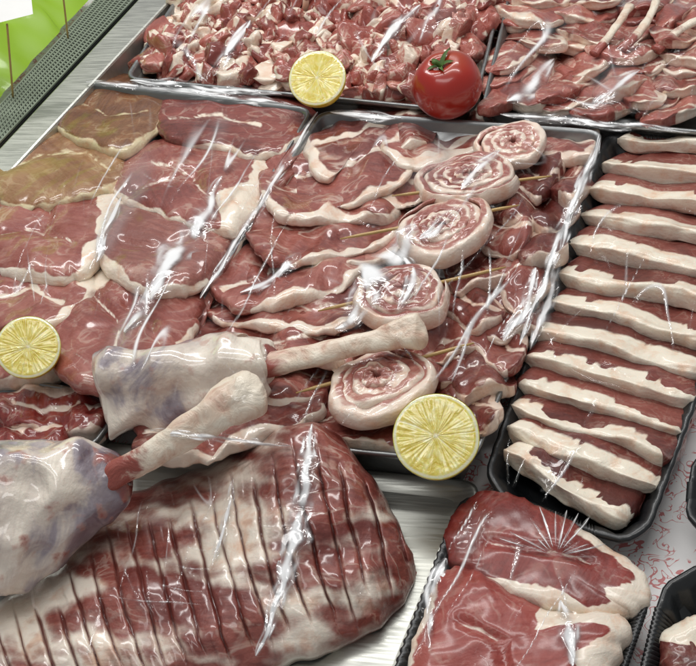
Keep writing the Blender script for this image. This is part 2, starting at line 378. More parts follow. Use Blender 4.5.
def fold(p,u,v):
    d=Vector((.7,.7,0)); w=3*nz(u*5,v*3,3.); return p+d*((.026*nz(u*8,v*1.5,1.)+.016*math.sin(u*34+v*6+w)+.008*math.sin(u*71-v*9+2*w))*(.2+v))+Vector((0,0,.014*nz(u*9,v*4,8.)*v))
p0=P(124,-34,.048); p1=P(-60,170,.048)
dv=(p1-p0).normalized(); nn=Vector((dv.y,-dv.x,0))
if nn.x>0: nn=-nn
sh=nn*.008
tag(quadmesh('green_sheet',[p0+sh,p1+sh,p1+sh+nn*.15+Vector((0,0,.13)),p0+sh+nn*.15+Vector((0,0,.13))],M_GREEN,nu=140,nv=50,fn=fold),'folded lime green plastic sheet lying behind the vent grille','sheet')
for (x0,y0,x1,y1,lab,card) in ((13,97,7,24,'thin pick holding a white card in front of the green sheet',True),(68,38,62,-14,'thin pick without visible card in front of the green sheet',False)):
    A=P(x0,y0,.047); B=PY(x1,y1,A.y-.004)
    root=thing('price_pick',lab,'price pick',A)
    V,Fc,fa=tube_mesh([A.lerp(B,t/6) for t in range(7)],[.0013]*7,M=8,amp=0); mk('stick',V,Fc,M_WOOD,parent=root,fat=fa)
    if card:
        yy=A.y-.010
        quadmesh('card',[PY(-30,30,yy),PY(33,14,yy),PY(29,-24,yy+.045),PY(-34,-8,yy+.045)],M_CARD,parent=root)
# ---------------------------------------------------------------- trays
T_TL=tray('steel_tray','steel tray of diced red meat behind the upper lemon','tray',[(200,-40),(512,-40),(474,112),(124,78)],.05,STP(.05),M_STEEL)
T_TR=tray('steel_tray','steel tray of bony chops in the far right corner','tray',[(516,-40),(770,-40),(745,136),(480,112)],.05,STP(.05),M_STEEL)
T_L=tray('steel_tray','steel tray of large boneless steaks on the left','tray',[(78,80),(314,108),(143,386),(-170,340)],.05,STP(.05),M_STEEL)
T_M=tray('steel_tray','steel tray holding the meat pinwheels in the middle','tray',[(320,110),(605,130),(474,464),(120,427)],.05,STP(.05),M_STEEL)
T_O=tray('steel_tray','steel tray of red trimmings at the left edge below the lemon','tray',[(-180,352),(130,394),(90,452),(-240,418)],.045,STP(.045),M_STEEL)
T_G=tray('serving_tray','pale flat metal tray under the scored joint','tray',[(95,440),(484,482),(392,720),(-160,720)],.012,[(.006,.001),(.002,.004),(0,.012),(.003,.013),(.008,.010),(.016,.006)],M_LIGHT)
T_R=tray('foam_tray','long black foam tray holding a row of fat edged slices','tray',[(606,128),(790,150),(642,552),(478,490)],.036,FMP(.036),M_FOAM,rad=.035,ne=96)
T_B=tray('foam_tray','black foam tray with bright red steaks at the bottom','tray',[(464,484),(660,572),(602,740),(366,740)],.036,FMP(.036),M_FOAM,rad=.035,ne=80)
T_C=tray('foam_tray','black foam tray cut off by the bottom right corner','tray',[(664,572),(800,545),(800,760),(622,740)],.036,FMP(.036),M_FOAM,rad=.03,ne=80)
T_D=tray('foam_tray','black foam tray corner at the right edge below the row of slices','tray',[(690,452),(800,420),(800,560),(684,532)],.036,FMP(.036),M_FOAM,rad=.03,ne=80)
# ---------------------------------------------------------------- diced meat
protos=[]
for k in range(18):
    bm=bmesh.new(); bmesh.ops.create_cube(bm,size=1.); bmesh.ops.subdivide_edges(bm,edges=bm.edges[:],cuts=5,use_grid_fill=True)
    sx,sy,sz=random.uniform(.8,1.7),random.uniform(.65,1.05),random.uniform(.35,.7); fdir=Vector((random.uniform(-1,1),random.uniform(-1,1),random.uniform(-1,1))).normalized(); off=-.40+1.05*k/17
    bend=random.uniform(-.35,.35); fv=[]
    for v in bm.verts:
        p=v.co.copy(); q=p.normalized()*.62; p=p.lerp(q,.45); p+=noise.noise_vector(p*1.5+Vector((k*9,0,0)))*.24+noise.noise_vector(p*4+Vector((k*9,0,0)))*.06
        fv.append(cl(.5+(p.dot(fdir)-off+.5*noise.noise(p*3+Vector((0,k*5,0))))*2.4)); v.co=Vector((p.x*sx,p.y*sy,p.z*sz+bend*p.x*p.x*sx))*.027
    me=bpy.data.meshes.new('diced_chunk'); bm.to_mesh(me); bm.free()
    at=me.attributes.new('fat','FLOAT','POINT'); at.data.foreach_set('value',fv); me.polygons.foreach_set('use_smooth',[True]*len(me.polygons)); me.materials.append(M_DICE); protos.append((me,fv))
dq=[P(196,-18,.04),P(503,-14,.04),P(470,102,.04),P(133,73,.04)]
def dpt(u,v): return (dq[0]*(1-u)+dq[1]*u)*(1-v)+(dq[3]*(1-u)+dq[2]*u)*v
def rrot(): return Matrix.Rotation(random.uniform(0,6),4,'X')@Matrix.Rotation(random.uniform(0,6),4,'Y')@Matrix.Rotation(random.uniform(0,6),4,'Z')
nx,ny=20,15
for iy in range(ny):
    for ix in range(nx):
        u=cl((ix+random.uniform(-.2,1.2))/nx,.01,.99); v=cl((iy+random.uniform(-.2,1.2))/ny,.01,.99); p=dpt(u,v)
        fatty=random.random()<cl(.70-.95*u+.4*nz(u*4,v*4,2.),.13,.78)
        me=protos[random.randint(0,6) if fatty else random.randint(9,17)][0]
        o=bpy.data.objects.new('diced_chunk',me); COL.objects.link(o)
        o.location=(p.x,p.y,.040+random.uniform(-.006,.010)); o.rotation_euler=(random.gauss(0,.7),random.gauss(0,.7),random.uniform(0,6)); s=random.uniform(.6,1.1) if fatty else random.uniform(.8,1.45); o.scale=(s,s,s)
        tag(o,'small diced chunk of red and white meat heaped in the far left tray','meat chunk','diced meat chunks in the far tray')
V=[];Fc=[];fa=[]
for i in range(340):
    me,fv=random.choice(protos[6:]); p=dpt(random.uniform(.03,.97),random.uniform(.03,.97)); p.z=random.uniform(.02,.036); R=rrot(); b=len(V); s=random.uniform(1.,1.5)
    V+=[p+(R@v.co)*s for v in me.vertices]; Fc+=[tuple(b+k for k in q.vertices) for q in me.polygons]; fa+=fv
tag(mk('diced_meat_bed',V,Fc,M_DICE,fat=fa),'lower layer of diced meat under the chunks in the far left tray','diced meat',kind='stuff')
# ---------------------------------------------------------------- chops, far right tray
for r in range(8):
    yy=-10+r*15.5
    for c in range(4):
        x0=(536-.26*yy)+c*54+random.uniform(-10,10); y0=min(yy+c*4+random.uniform(-5,5),92+c*5); a=random.uniform(30,44); b=random.uniform(11,17); ro=random.uniform(-.6,.2)
        ol=[(x0+a*math.cos(t)*math.cos(ro)*random.uniform(.88,1.1)-b*math.sin(t)*math.sin(ro),y0+a*math.cos(t)*math.sin(ro)+b*math.sin(t)*math.cos(ro)*random.uniform(.8,1.15)) for t in [PI+2*PI*k/9 for k in range(9)]]
        t0=random.uniform(.3,.6)
        steak('chop_piece','pink chop piece with fat edge layered in the far right tray','chop',ol,.020+random.uniform(0,.014),.018,M_CHOP,'chop pieces layered in the far right tray',rim=((t0,t0+.4,random.uniform(3,8)),),seams=(([(x0-a,y0+random.uniform(-8,8)),(x0,y0+random.uniform(-6,6)),(x0+a,y0+random.uniform(-8,8))],random.uniform(.5,2.)),),K=12,S=80,rnd=.4,bump=20,tilt=(random.uniform(-.05,.05),.08),edge=.5)
for i,(a,lab) in enumerate(((((594,54,.056,5),(604,43,.060,3.8),(618,24,.063,3.2),(630,6,.064,3.6)),'thin rib bone leftmost in the far right tray'),(((622,50,.056,5),(634,38,.060,3.8),(648,20,.063,3.2),(656,2,.064,3.6)),'thin rib bone second from the left in the far right tray'),(((656,50,.056,5),(668,40,.060,3.8),(684,27,.063,3.3),(704,18,.064,3.6)),'thin rib bone nearest the right edge in the far right tray'))):
    W,rd=pathpx(a,30); V,Fc,fa=tube_mesh(W,rd,M=18,amp=.3,ns=60,fatfn=lambda s,a:cl((.5-s)*1.4)+.32,lobe=lambda s,a:.2*math.cos(2*a)); tag(mk('rib_bone',V,Fc,M_BONE,fat=fa),lab,'bone')
# ---------------------------------------------------------------- steaks, left tray
S='steak'
tl=(0,.030)
steak(S,'olive brown steak at the far corner of the left tray',S,[(64,98),(97,80),(142,77),(164,98),(152,128),(122,152),(85,142),(52,120)],.030,.020,M_BRWN,rim=((.45,1.0,5),),seams=(([(80,100),(105,112),(150,108)],.8),),grow=1.07,tilt=tl,edge=.5)
steak(S,'red steak just below the upper lemon in the left tray',S,[(160,88),(205,78),(264,86),(308,110),(292,142),(255,156),(215,148),(166,134)],.031,.020,M_LEFT,rim=((.0,.2,5),(.45,.8,7)),seams=(([(170,118),(215,112),(260,124)],1.8),),grow=1.05,tilt=tl,edge=.5)
steak(S,'narrow red steak filling the right edge of the left tray',S,[(228,190),(266,150),(303,126),(296,170),(256,228),(222,284),(193,332),(178,290),(212,225)],.030,.020,M_LEFT,rim=((.3,.8,8),),grow=1.05,edge=.5)
steak(S,'olive edged steak with a pale curved fat line at the left edge',S,[(-15,170),(25,138),(70,127),(112,140),(128,164),(104,192),(60,204),(10,204)],.032,.024,M_BRWN,rim=((.5,.9,8),(.1,.4,4)),seams=(([(5,166),(45,150),(85,150),(108,166)],2.),),grow=1.06,tilt=tl,edge=.5)
steak(S,'dark red steak with a broad white fat corner on its right',S,[(120,168),(160,142),(205,134),(250,146),(268,172),(244,220),(205,230),(150,212),(114,190)],.036,.025,M_LEFT,rim=((.34,.65,24),(.6,.95,7)),seams=(([(150,160),(190,172),(215,205)],1.2),([(130,190),(165,182),(195,172)],.6)),grow=1.03,tilt=tl,edge=.5)
steak(S,'dark steak with thick white right rim at the left edge of the photo',S,[(-20,215),(20,182),(75,175),(108,182),(122,210),(102,250),(70,276),(20,272),(-15,254)],.038,.025,M_LEFT,rim=((.28,.64,21),(.6,.85,7)),seams=(([(-10,235),(35,225),(70,240)],1.2),([(30,190),(50,210),(40,226)],.6)),grow=1.06,tilt=tl,edge=.5)
steak(S,'round paler steak in the middle of the left tray',S,[(114,206),(165,193),(212,210),(228,238),(204,276),(160,292),(112,272),(94,235)],.042,.026,M_PALE,rim=((.88,1.15,10),(.5,.85,8)),seams=(([(120,240),(155,246),(190,232)],.6),),grow=1.04,tilt=tl,edge=.5)
steak(S,'small pale streaked steak above the left lemon',S,[(-18,274),(30,258),(80,264),(92,290),(62,323),(20,331),(-18,316)],.042,.024,M_LEFT,rim=((.2,.75,14),),seams=(([(-10,300),(30,285),(60,300)],2.8),),grow=1.07,tilt=tl,edge=.5)
steak(S,'large red steak nearest the shanks in the left tray',S,[(80,276),(130,259),(176,272),(200,300),(178,347),(140,382),(95,388),(56,368),(50,330),(62,300)],.046,.025,M_LEFT,rim=((.84,1.22,17),(.35,.55,10)),seams=(([(90,290),(120,320),(110,360)],1.7),([(125,300),(150,320),(160,345)],.7)),grow=1.03,tilt=tl,edge=.5)
steak(S,'pale fatty steak lying under the left lemon',S,[(-18,332),(20,322),(58,325),(66,358),(40,376),(-18,374)],.036,.022,M_LEFT,rim=((.1,.9,11),),grow=1.08)
# ---------------------------------------------------------------- slices, middle tray
def lerpy(t,y):
    for (y0,x0),(y1,x1) in zip(t[:-1],t[1:]):
        if y<=y1: return x0+(x1-x0)*(y-y0)/(y1-y0)
    return t[-1][1]
def slice_row(cx,cy,a,b,ro,z,lab,mat=None,th=.014,tlt=.05,fold=None,w=None):
    ol=[]
    for k in range(10):
        t=PI+2*PI*k/10; c,s=math.cos(t),math.sin(t); c=math.copysign(abs(c)**.7,c); s=math.copysign(abs(s)**.7,s)
        x=a*c*random.uniform(.86,1.06); y=b*s*random.uniform(.7,1.25); ol.append((cx+x*math.cos(ro)-y*math.sin(ro),cy+x*math.sin(ro)+y*math.cos(ro)))
    k=random.uniform(-14,14); w=w or random.uniform(4,12)
    dx,dy=math.cos(ro)*a*.9,math.sin(ro)*a*.9
    seams=[([(cx-dx,cy-dy+k*.6),(cx-dx*.3,cy-dy*.3-6),(cx+dx*.3,cy+dy*.3+k*.7),(cx+dx,cy+dy-3)],random.uniform(.6,3.8))]
    t0=random.uniform(.48,.66); t1=t0+random.uniform(.25,.5)
    steak('meat_slice',lab,'slice',ol,z,th,mat or M_MID,rim=((t0,t1,w),(.28,.46,random.uniform(2,9))),seams=seams,rnd=.8,bump=32.,tilt=(random.uniform(-.02,.02),tlt),group='slices in the middle tray',fold=random.uniform(.001,.003) if fold is None else fold,K=16,S=110)
RL=[(130,425),(172,412),(222,392),(286,358),(377,328),(440,330)]; RRt=[(130,530),(172,522),(222,494),(286,452),(377,424),(440,420)]
ords=['nearest the far rim','second from the far rim','third from the far rim','fourth from the far rim','fifth from the far rim','sixth from the far rim','seventh from the far rim','eighth from the far rim','ninth from the far rim','tenth from the far rim']
slice_row(435,138,54,25,-.08,.026,'pale fatty slice just below the tomato',w=16); slice_row(408,176,46,24,-.2,.024,'slice hidden between the second and back pinwheels')
slice_row(372,236,50,22,-.2,.024,'slice tucked under the left side of the central pinwheel'); slice_row(385,338,66,30,-.15,.028,'dark slice between the third and front pinwheels')
slice_row(562,140,40,24,.1,.026,'red slice in the far right corner of the middle tray',M_MIDR)
slice_row(378,424,70,24,.06,.030,'red slice below the front pinwheel at the near rim',tlt=.02)
ys=[134,164,194,228,262,300,338,376,412]
for k,y in enumerate(ys):
    xl=320-.625*(y-110)-3; xr=lerpy(RL,y)+8; w=(xr-xl)/2
    slice_row((xl+xr)/2+random.uniform(-6,6),y,w*random.uniform(1.0,1.1),[29,31,32,34,36,36,35,33,30][k],random.uniform(-.45,.05)+(.14 if k>6 else 0),.032+.0012*k,'large folded streaky slice left of the pinwheels, '+ords[k],tlt=.038)
for k in range(8):
    y=166+k*33; xr=605-.392*(y-130)-1; xl=lerpy(RRt,y)-14; w=(xr-xl)/2
    slice_row((xl+xr)/2-w*.42,y+random.uniform(-4,4),w*.74,21+random.uniform(0,5),random.uniform(-.5,.5),.028+.001*k,'dark chunky slice touching the pinwheels on their right, '+ords[k],M_MIDR,th=.018,tlt=.045,w=4)
    slice_row((xl+xr)/2+w*.42,y+8+random.uniform(-4,4),w*.64,23+random.uniform(0,5),random.uniform(-.6,.6),.028+.001*k,'dark chunky slice along the right rim of the middle tray, '+ords[k],M_MIDR,th=.018,tlt=.045,w=4)
# ---------------------------------------------------------------- pinwheels
def pinwheel(label,cx,cy,rw,zb,h,turns,sk,ell=1.,lean=(0,0)):
    seedc[0]+=1; sd=seedc[0]*2.9
    cen=P(cx,cy,zb+h); cen.z=zb; root=thing('meat_pinwheel',label,'meat roll',cen,'coiled meat pinwheels on skewers')
    N=int(turns*80); M=24; V=[];fa=[]; r_in=.0035; tm=turns*2*PI; pitch=(rw-r_in)/turns; ph=random.uniform(0,6)
    for i in range(N):
        s=i/(N-1); th=tm*s; r=r_in+(rw-r_in-pitch*.5)*s; tpr=min(1,(1-s)*7+.12)
        wob=1+.22*nz(math.cos(th)*1.1,math.sin(th)*1.1,sd)+.05*nz(th*.8,sd,0)+.03*nz(th*2.5,sd,1); ca,sa=math.cos(th+ph),math.sin(th+ph)
        hh=h*(1+.16*nz(th*.8,sd,3)+.10*nz(th*2.4,sd,7))*(1.04-.12*s); w=pitch*.56*(1+.45*nz(th*.9,sd,5))*tpr
        for j in range(M):
            an=2*PI*j/M; c,q=math.cos(an),math.sin(an); a=math.copysign(abs(c)**.5,c)*w; b=math.copysign(abs(q)**.34,q)*hh/2+hh/2
            b+=.0018*nz(th*4,a/w*2,sd)
            rr=max(.0003,(r+a))*wob*(1+.07*math.sin(cl(b/hh)*PI)*s); x=rr*ca; y=rr*sa*ell
            sd_=cl((1-b/hh)*1.6) if s>1-1.1/turns and a>0 else 0
            V.append(cen+Vector((x,y,max(-.006,b+lean[0]*x+lean[1]*y)))); fa.append(cl(.36+(a/w*.95-.1+1.0*nz(th*.8,sd,9)+.7*nz(th*2.6,a/w,sd))-.25*sd_+.9*sd_*nz(th*2,b/hh*2,sd+30)))
    Fc=[]
    for i in range(N-1):
        for j in range(M):
            k=(j+1)%M; Fc.append((i*M+j,i*M+k,(i+1)*M+k,(i+1)*M+j))
    Fc.append(tuple(range(M))); Fc.append(tuple((N-1)*M+j for j in range(M)))
    mk('meat_coil',V,Fc,M_ROLL,org=cen,parent=root,fat=fa)
    if sk:
        A=P(sk[0],sk[1],zb+h*.6); B=P(sk[2],sk[3],zb+h*.6)
        V,Fc,fa=tube_mesh([A.lerp(B,t/10) for t in range(11)],[.0006]+[.0016]*9+[.0006],M=8,amp=0); mk('skewer',V,Fc,M_WOOD,parent=root,fat=fa)
pinwheel('small tight meat pinwheel farthest back near the tomato',510,140,.040,.050,.016,3.5,None)
pinwheel('large meat pinwheel second from the back on a skewer',466,172,.053,.054,.021,4.8,(392,196,552,176),lean=(.02,-.12),ell=.95)
pinwheel('meat pinwheel on a skewer in the centre of the middle tray',441,222,.050,.056,.022,4.4,(340,239,520,205),lean=(.06,-.10))
pinwheel('glossy meat pinwheel just behind the upper shank bone',403,286,.047,.058,.022,3.9,(318,311,506,267),lean=(-.07,-.04),ell=.96)
pinwheel('meat pinwheel nearest the viewer beside the near lemon',374,375,.047,.058,.021,4.0,(296,393,474,343),lean=(.05,-.08))
# ---------------------------------------------------------------- shanks
def shank(label,mat,mpath,bpath,n=80,fatm=None,fatb=None,lobe=None,lobem=None):
    W,rd=pathpx(mpath,n); base=W[0].copy(); root=thing('meat_shank',label,'shank',Vector((base.x,base.y,.03)))
    V,Fc,fa=tube_mesh(W,rd,M=100,amp=.19,ns=26,fatfn=fatm,ridge=.24,lobe=lobem); mk('shank_meat',V,Fc,mat,parent=root,fat=fa)
    W,rd=pathpx(bpath,n); V,Fc,fa=tube_mesh(W,rd,M=44,amp=.13,ns=60,fatfn=fatb,ridge=.15,lobe=lobe); mk('shank_bone',V,Fc,M_BONE,parent=root,fat=fa)
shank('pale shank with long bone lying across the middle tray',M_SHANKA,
 [(99,394,.068,8),(103,393,.068,30),(112,391,.068,45),(140,388,.068,48),(185,384,.07,45),(225,374,.074,42),(248,367,.080,38),(258,362,.082,32),(266,360,.082,25),(272,359,.083,15),(273,359,.083,5)],
 [(240,371,.082,13),(275,364,.083,12),(320,354,.088,11),(370,343,.092,11),(394,337,.094,14),(406,334,.095,17),(415,332,.095,18),(422,331,.095,15),(426,330,.095,6)],
 fatm=lambda s,a:cl((s-.74)*3.8)*.9+cl((.14-s)*7)*.7,fatb=lambda s,a:cl((.26-s)*4)+cl((s-.96)*8)*.4,
 lobe=lambda s,a:cl((s-.76)*5)*.22*math.cos(2*a+.6)+.08*math.cos(3*a),lobem=lambda s,a:.11*math.cos(3*a+1.+s*3)+.05*math.cos(5*a+s*4)+cl((s-.8)*5)*.20*nz(math.cos(a)*3,math.sin(a)*3,s*4))
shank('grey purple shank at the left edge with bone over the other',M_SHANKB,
 [(-40,540,.07,62),(0,522,.072,64),(35,506,.074,59),(75,490,.076,49),(98,483,.078,42),(110,479,.08,34),(119,475,.083,24),(126,472,.085,15),(127,472,.085,5)],
 [(90,487,.084,14),(125,470,.092,13),(165,447,.104,14),(205,420,.113,18),(228,405,.117,22),(246,396,.118,24),(256,393,.118,21),(262,391,.118,15),(265,390,.118,6)],
 fatm=lambda s,a:cl((s-.70)*4)+.22,fatb=lambda s,a:cl((.30-s)*4)+cl((s-.94)*8)*.5,
 lobe=lambda s,a:cl((s-.4)*2.4)*.20*math.cos(2*a+.2)+.08*math.cos(3*a+1)+cl((s-.70)*4)*.30*nz(math.cos(a)*2.5,math.sin(a)*2.5,s*5),lobem=lambda s,a:.09*math.cos(3*a+s*3)+.05*math.cos(5*a+1+s*3)+cl((s-.8)*5)*.20*nz(math.cos(a)*3,math.sin(a)*3,s*4+7))
# ---------------------------------------------------------------- scored joint
top=[(-60,630),(-30,618),(20,590),(60,556),(95,512),(130,492),(180,476),(240,452),(275,430),(300,421),(322,424),(345,440),(372,474),(396,516),(411,550),(417,566),(440,570)]
bot=[(-60,720),(-30,720),(60,720),(140,712),(225,694),(280,670),(340,650),(382,628),(405,602),(414,582),(417,572),(440,570)]
def curve(c,x):
    if x<c[0][0]: return c[0][1]
    for (x0,y0),(x1,y1) in zip(c[:-1],c[1:]):
        if x<=x1: return y0+(y1-y0)*(x-x0)/(x1-x0)
    return c[-1][1]
NU,NV=400,130; V=[];fa=[];cu=[]
SK=.25
for iv in range(NV+1):
    v=iv/NV
    for iu in range(NU+1):
        xs=-62+476*(1-(1-iu/NU)**1.12)
        yt,yb=540.,640.
        for _ in range(10): yt=.5*yt+.5*curve(top,xs+SK*(yt-560)); yb=.5*yb+.5*curve(bot,xs+SK*(yb-560))
        y=yt+(yb-yt)*v; x=xs+SK*(y-560)
        x2=x+1.2*nz(y/14,x/30,4.)+2*nz(y/40,x/24,14.); y2=y+5*nz(x/22,v*3,7.)
        ed=max(0,math.sin(PI*v))**.42*cl((416-x)/46)**.45
        h=.006+.042*ed*(.82+.18*math.sin(cl((x+30)/447)*PI))+.054*math.exp(-((x-300)/75)**2)*(1-v)**2.2
        q=(xs-.0005*(y-560)**2+5*nz(y/120,xs/50,3.))/22.5
        cid=math.floor(q); fr=q-cid; d=min(fr,1-fr)*22.5; edge=round(q)
        v0=.05+.30*cl(nz(edge*2.3,0,51)+.2); v1=.94-.32*cl(nz(edge*1.7,0,61)+.2)
        present=cl((v-v0)*9)*cl((v1-v)*9)
        wd=.85+1.1*abs(nz(edge*3.3,v*1.6,21))
        cut=math.exp(-(d/wd)**2)*present
        lip=math.exp(-((d-wd-2)/2.2)**2)*present
        h+=.006*nz(x/55,y/38,2)+.003*nz(cid*5.1,y/70,6)*ed-.007*cut*ed+.0022*(1-(2*fr-1)**4)*present*ed+.002*(fr-.5)*nz(cid*2.7,v*2,31)*ed+.0005*nz(x/14,y/11,14)
        V.append(P(x2,y2,max(.006,h)))
        so=nz(cid*3.1,0,40)
        f=.27+.75*nz(x/75+y/180+so*.12,y/36-x/220,5.4)+.45*nz(x/50+so*.2,y/18,15)+.20*nz(x/22,y/9,25)+.30*cl((110-x)/90)+.14*cl((y-600)/60)-.05*cl((x-250)/100)+.12*lip
        fa.append(cl(f)); cu.append(cl(cut*1.1))
Fc=[(i*(NU+1)+j,i*(NU+1)+j+1,(i+1)*(NU+1)+j+1,(i+1)*(NU+1)+j) for i in range(NV) for j in range(NU)]
LEG=mk('scored_joint',V,Fc,M_LEG,fat=fa,cut_mask=cu)
if sum(p.normal.z for p in LEG.data.polygons)<0: LEG.data.flip_normals()
tag(LEG,'large meat joint scored with many parallel cuts on the pale tray','meat joint')
# ---------------------------------------------------------------- trimmings
for lab,ol,z in (('fatty red trimming under the left lemon',[(-18,404),(20,386),(60,384),(94,394),(98,416),(60,432),(10,428)],.028),('red trimming at the left edge beside the grey shank',[(-18,432),(25,422),(66,430),(52,450),(-18,456)],.03),('small red trimming in the corner of the left trimmings tray',[(70,410),(98,400),(112,410),(96,432),(68,436)],.028)):
    steak('meat_trimming',lab,'trimming',ol,z,.024,M_OFFAL,rim=((.1,.4,9),(.55,.85,8)),seams=(([(10,400),(40,410),(80,402)],3),),rnd=.35,bump=22.)
# ---------------------------------------------------------------- slices in black tray
RW=[[(614,152),(650,158),(706,162),(766,168)],[(604,176),(640,184),(700,188),(762,194)],[(592,204),(640,212),(700,218),(758,226)],[(580,230),(630,240),(690,250),(752,262)],[(570,257),(625,268),(690,282),(746,296)],
[(562,287),(615,299),(680,312),(736,328)],[(554,317),(610,330),(670,346),(724,362)],[(528,348),(590,358),(650,372),(704,390)],[(522,373),(580,384),(640,398),(692,414)],
[(514,395),(570,414),(630,430),(682,444)],[(514,418),(565,440),(620,458),(670,476)],[(508,438),(550,460),(600,482),(654,502)],[(505,464),(540,486),(580,508),(628,532)]]
names=['farthest, against the far rim','second from the far end','third from the far end','fourth from the far end','fifth from the far end','sixth from the far end','middle one','sixth from the near end','fifth from the near end','fourth from the near end','third from the near end','second from the near end','nearest']
for k,(pth,nm) in enumerate(zip(RW,names)):
    pth=[(x+random.uniform(-4,4),y-4+random.uniform(-3,3)) for x,y in pth]
    V,Fc,fa=strip_mesh(pth,.022+.001*(k%3),.009,.030 if k==0 else (.054 if k<8 else .046),.020,(-.006 if k<8 else -.003)+random.uniform(-.003,.003),tilt=.36,N=110,M=40,nzamp=.09,pe=.26,endp=random.choice((7,11,16)),endm=.16,fw=.004)
    tag(mk('fat_edged_slice',V,Fc,M_ROW,fat=fa),'red slice with cream fat edge in the long black tray, '+nm,'slice','fat edged slices in the long black tray')
# ---------------------------------------------------------------- steaks, bottom black trays
steak(S,'bright red steak with wide pale fat rim at the back of the bottom black tray',S,[(458,508),(492,492),(540,506),(602,540),(642,572),(646,602),(604,614),(545,606),(500,592),(458,566),(446,532)],.024,.024,M_STEAK,rim=((.24,.80,24),),seams=(([(490,540),(540,548),(590,562)],.9),),rnd=.13,bump=44,tilt=(0,.006))
steak(S,'bright red steak nearest the viewer in the bottom black tray',S,[(438,580),(470,568),(515,596),(560,612),(624,618),(624,650),(585,700),(500,715),(410,700),(416,640)],.026,.028,M_STEAK,rim=((.26,.62,28),(.85,1.,9)),seams=(([(460,620),(500,640),(510,680)],.8),),rnd=.13,bump=44)
steak('fat_piece','cream fat piece in the corner tray at bottom right','fat',[(660,640),(690,618),(740,620),(740,690),(676,700)],.018,.028,M_ROW,rim=((0,.7,40),))
# ---------------------------------------------------------------- lemons and tomato
def lemon(label,px,py,zc,rad,tip):
    c=P(px,py,zc); toc=(CAM-c).normalized(); w=(toc+Vector(tip)).normalized(); u=w.cross(Vector((.3,.2,1))).normalized(); v=w.cross(u)
    root=thing('lemon_half',label,'lemon',c-Vector((0,0,rad)))
    n=96; V=[];Fc=[];K=16
    for k in range(K+1):
        a=k/K*PI/2; r=rad*math.cos(a); d=-rad*1.12*math.sin(a)-(.004*max(0,(k/K-.85)/.15))
        for i in range(n):
            t=2*PI*i/n; q=1+.02*nz(math.cos(t)*1.5,math.sin(t)*1.5,px); V.append(c+(u*math.cos(t)+v*math.sin(t))*max(r,.0004)*q+w*d)
    for k in range(K):
        for i in range(n): j=(i+1)%n; Fc.append((k*n+i,k*n+j,(k+1)*n+j,(k+1)*n+i))
    Fc.append(tuple(K*n+i for i in range(n)))
    mk('rind',V,Fc,M_RIND,org=c,parent=root)
    V=[c+w*.001];fa=[.7];Fc=[];R2=26;n=220;ns=9
    for k in range(1,R2+1):
        rr=k/R2
        for i in range(n):
            t=2*PI*i/n; sp=abs(((t/(2*PI)*ns+.5*nz(math.cos(t)*1.5,math.sin(t)*1.5,px*2.+rr*.4))%1)-.5)*2
            dist=(1-sp)*PI/ns*rr
            pith=max(.9*cl(.5+(rr-.915)/.06),(.55+.3*nz(t*3,rr*3,px))*cl(.5+(.018-dist)/.045),.65*cl(.5+(.07-rr)/.08),.22*nz(t*16,rr*1.5,px+4))
            if rr>.972: pith=.1
            q=1+.02*nz(math.cos(t)*1.5,math.sin(t)*1.5,px)
            hh=.0006*(1-pith)+.0004+.0004*nz(t*14,rr*2,px)*(1-pith)
            if k==R2: hh=-.0002
            V.append(c+(u*math.cos(t)+v*math.sin(t))*rad*.995*rr*q+w*hh); fa.append(max(0,pith))
    Fc=[(0,1+i,1+(i+1)%n) for i in range(n)]
    for k in range(R2-1):
        a=1+k*n
        for i in range(n): j=(i+1)%n; Fc.append((a+i,a+n+i,a+n+j,a+j))
    o=mk('cut_flesh',V,Fc,M_FLESH,org=c,parent=root,fat=fa)
    if sum((p.normal.dot(w)) for p in o.data.polygons)<0: o.data.flip_normals()
lemon('halved lemon on the tray rims beside the tomato',317,78,.090,.0315,(-.15,.1,.55))
lemon('halved lemon at the left edge over the steak tray',28,347,.094,.0275,(-.1,.1,.3))
lemon('largest halved lemon at the near corner of the middle tray',436,436,.084,.0330,(-.05,.05,.35))
c=P(447,85,.05+.034); root=thing('tomato','ripe red tomato with green calyx on the tray rims','tomato',c-Vector((0,0,.034)))
ax=Vector((-.22,-.12,1)).normalized(); u=ax.cross(Vector((0,1,0))).normalized(); v=ax.cross(u)
V=[];Fc=[];n=72;K=36
for k in range(K+1):
    a=-PI/2+PI*k/K
    for i in range(n):
        t=2*PI*i/n; lob=1+.028*math.cos(5*t+.6)*cl(math.sin(a)+.5)+.025*nz(math.cos(t),math.sin(t),a)
        r=.0372*abs(math.cos(a))**.82*lob; z=.0325*math.sin(a)-(.009*math.exp(-(r/.009)**2) if a>0 else 0)
        V.append(c+(u*math.cos(t)+v*math.sin(t))*max(r,.0003)+ax*z)
for k in range(K):
    for i in range(n): j=(i+1)%n; Fc.append((k*n+i,k*n+j,(k+1)*n+j,(k+1)*n+i))
Fc.append(tuple(range(n))); Fc.append(tuple(K*n+i for i in range(n)))
mk('tomato_flesh',V,Fc,M_TOM,org=c,parent=root)
V=[];Fc=[]
for s in range(5):
    t=2*PI*s/5+.3+random.uniform(-.2,.2); d=u*math.cos(t)+v*math.sin(t); q=ax.cross(d); L=random.uniform(.014,.020); k0=len(V)
    for k in range(7):
        f=k/6; w=.0028*(1-f)**.7*(1+.2*f)+.0003; zz=.0265+.004*math.sin(f*PI)+(.006*f*f if s%2 else 0); cc=c+d*(L*f+.0015)+ax*zz+q*(.004*f*f*math.sin(s*2.))
        V+=[cc-q*w+ax*.001,cc-ax*.0006,cc+q*w+ax*.001]
    for k in range(6):
        for j in range(2): b=k0+k*3+j; Fc.append((b,b+1,b+4,b+3))
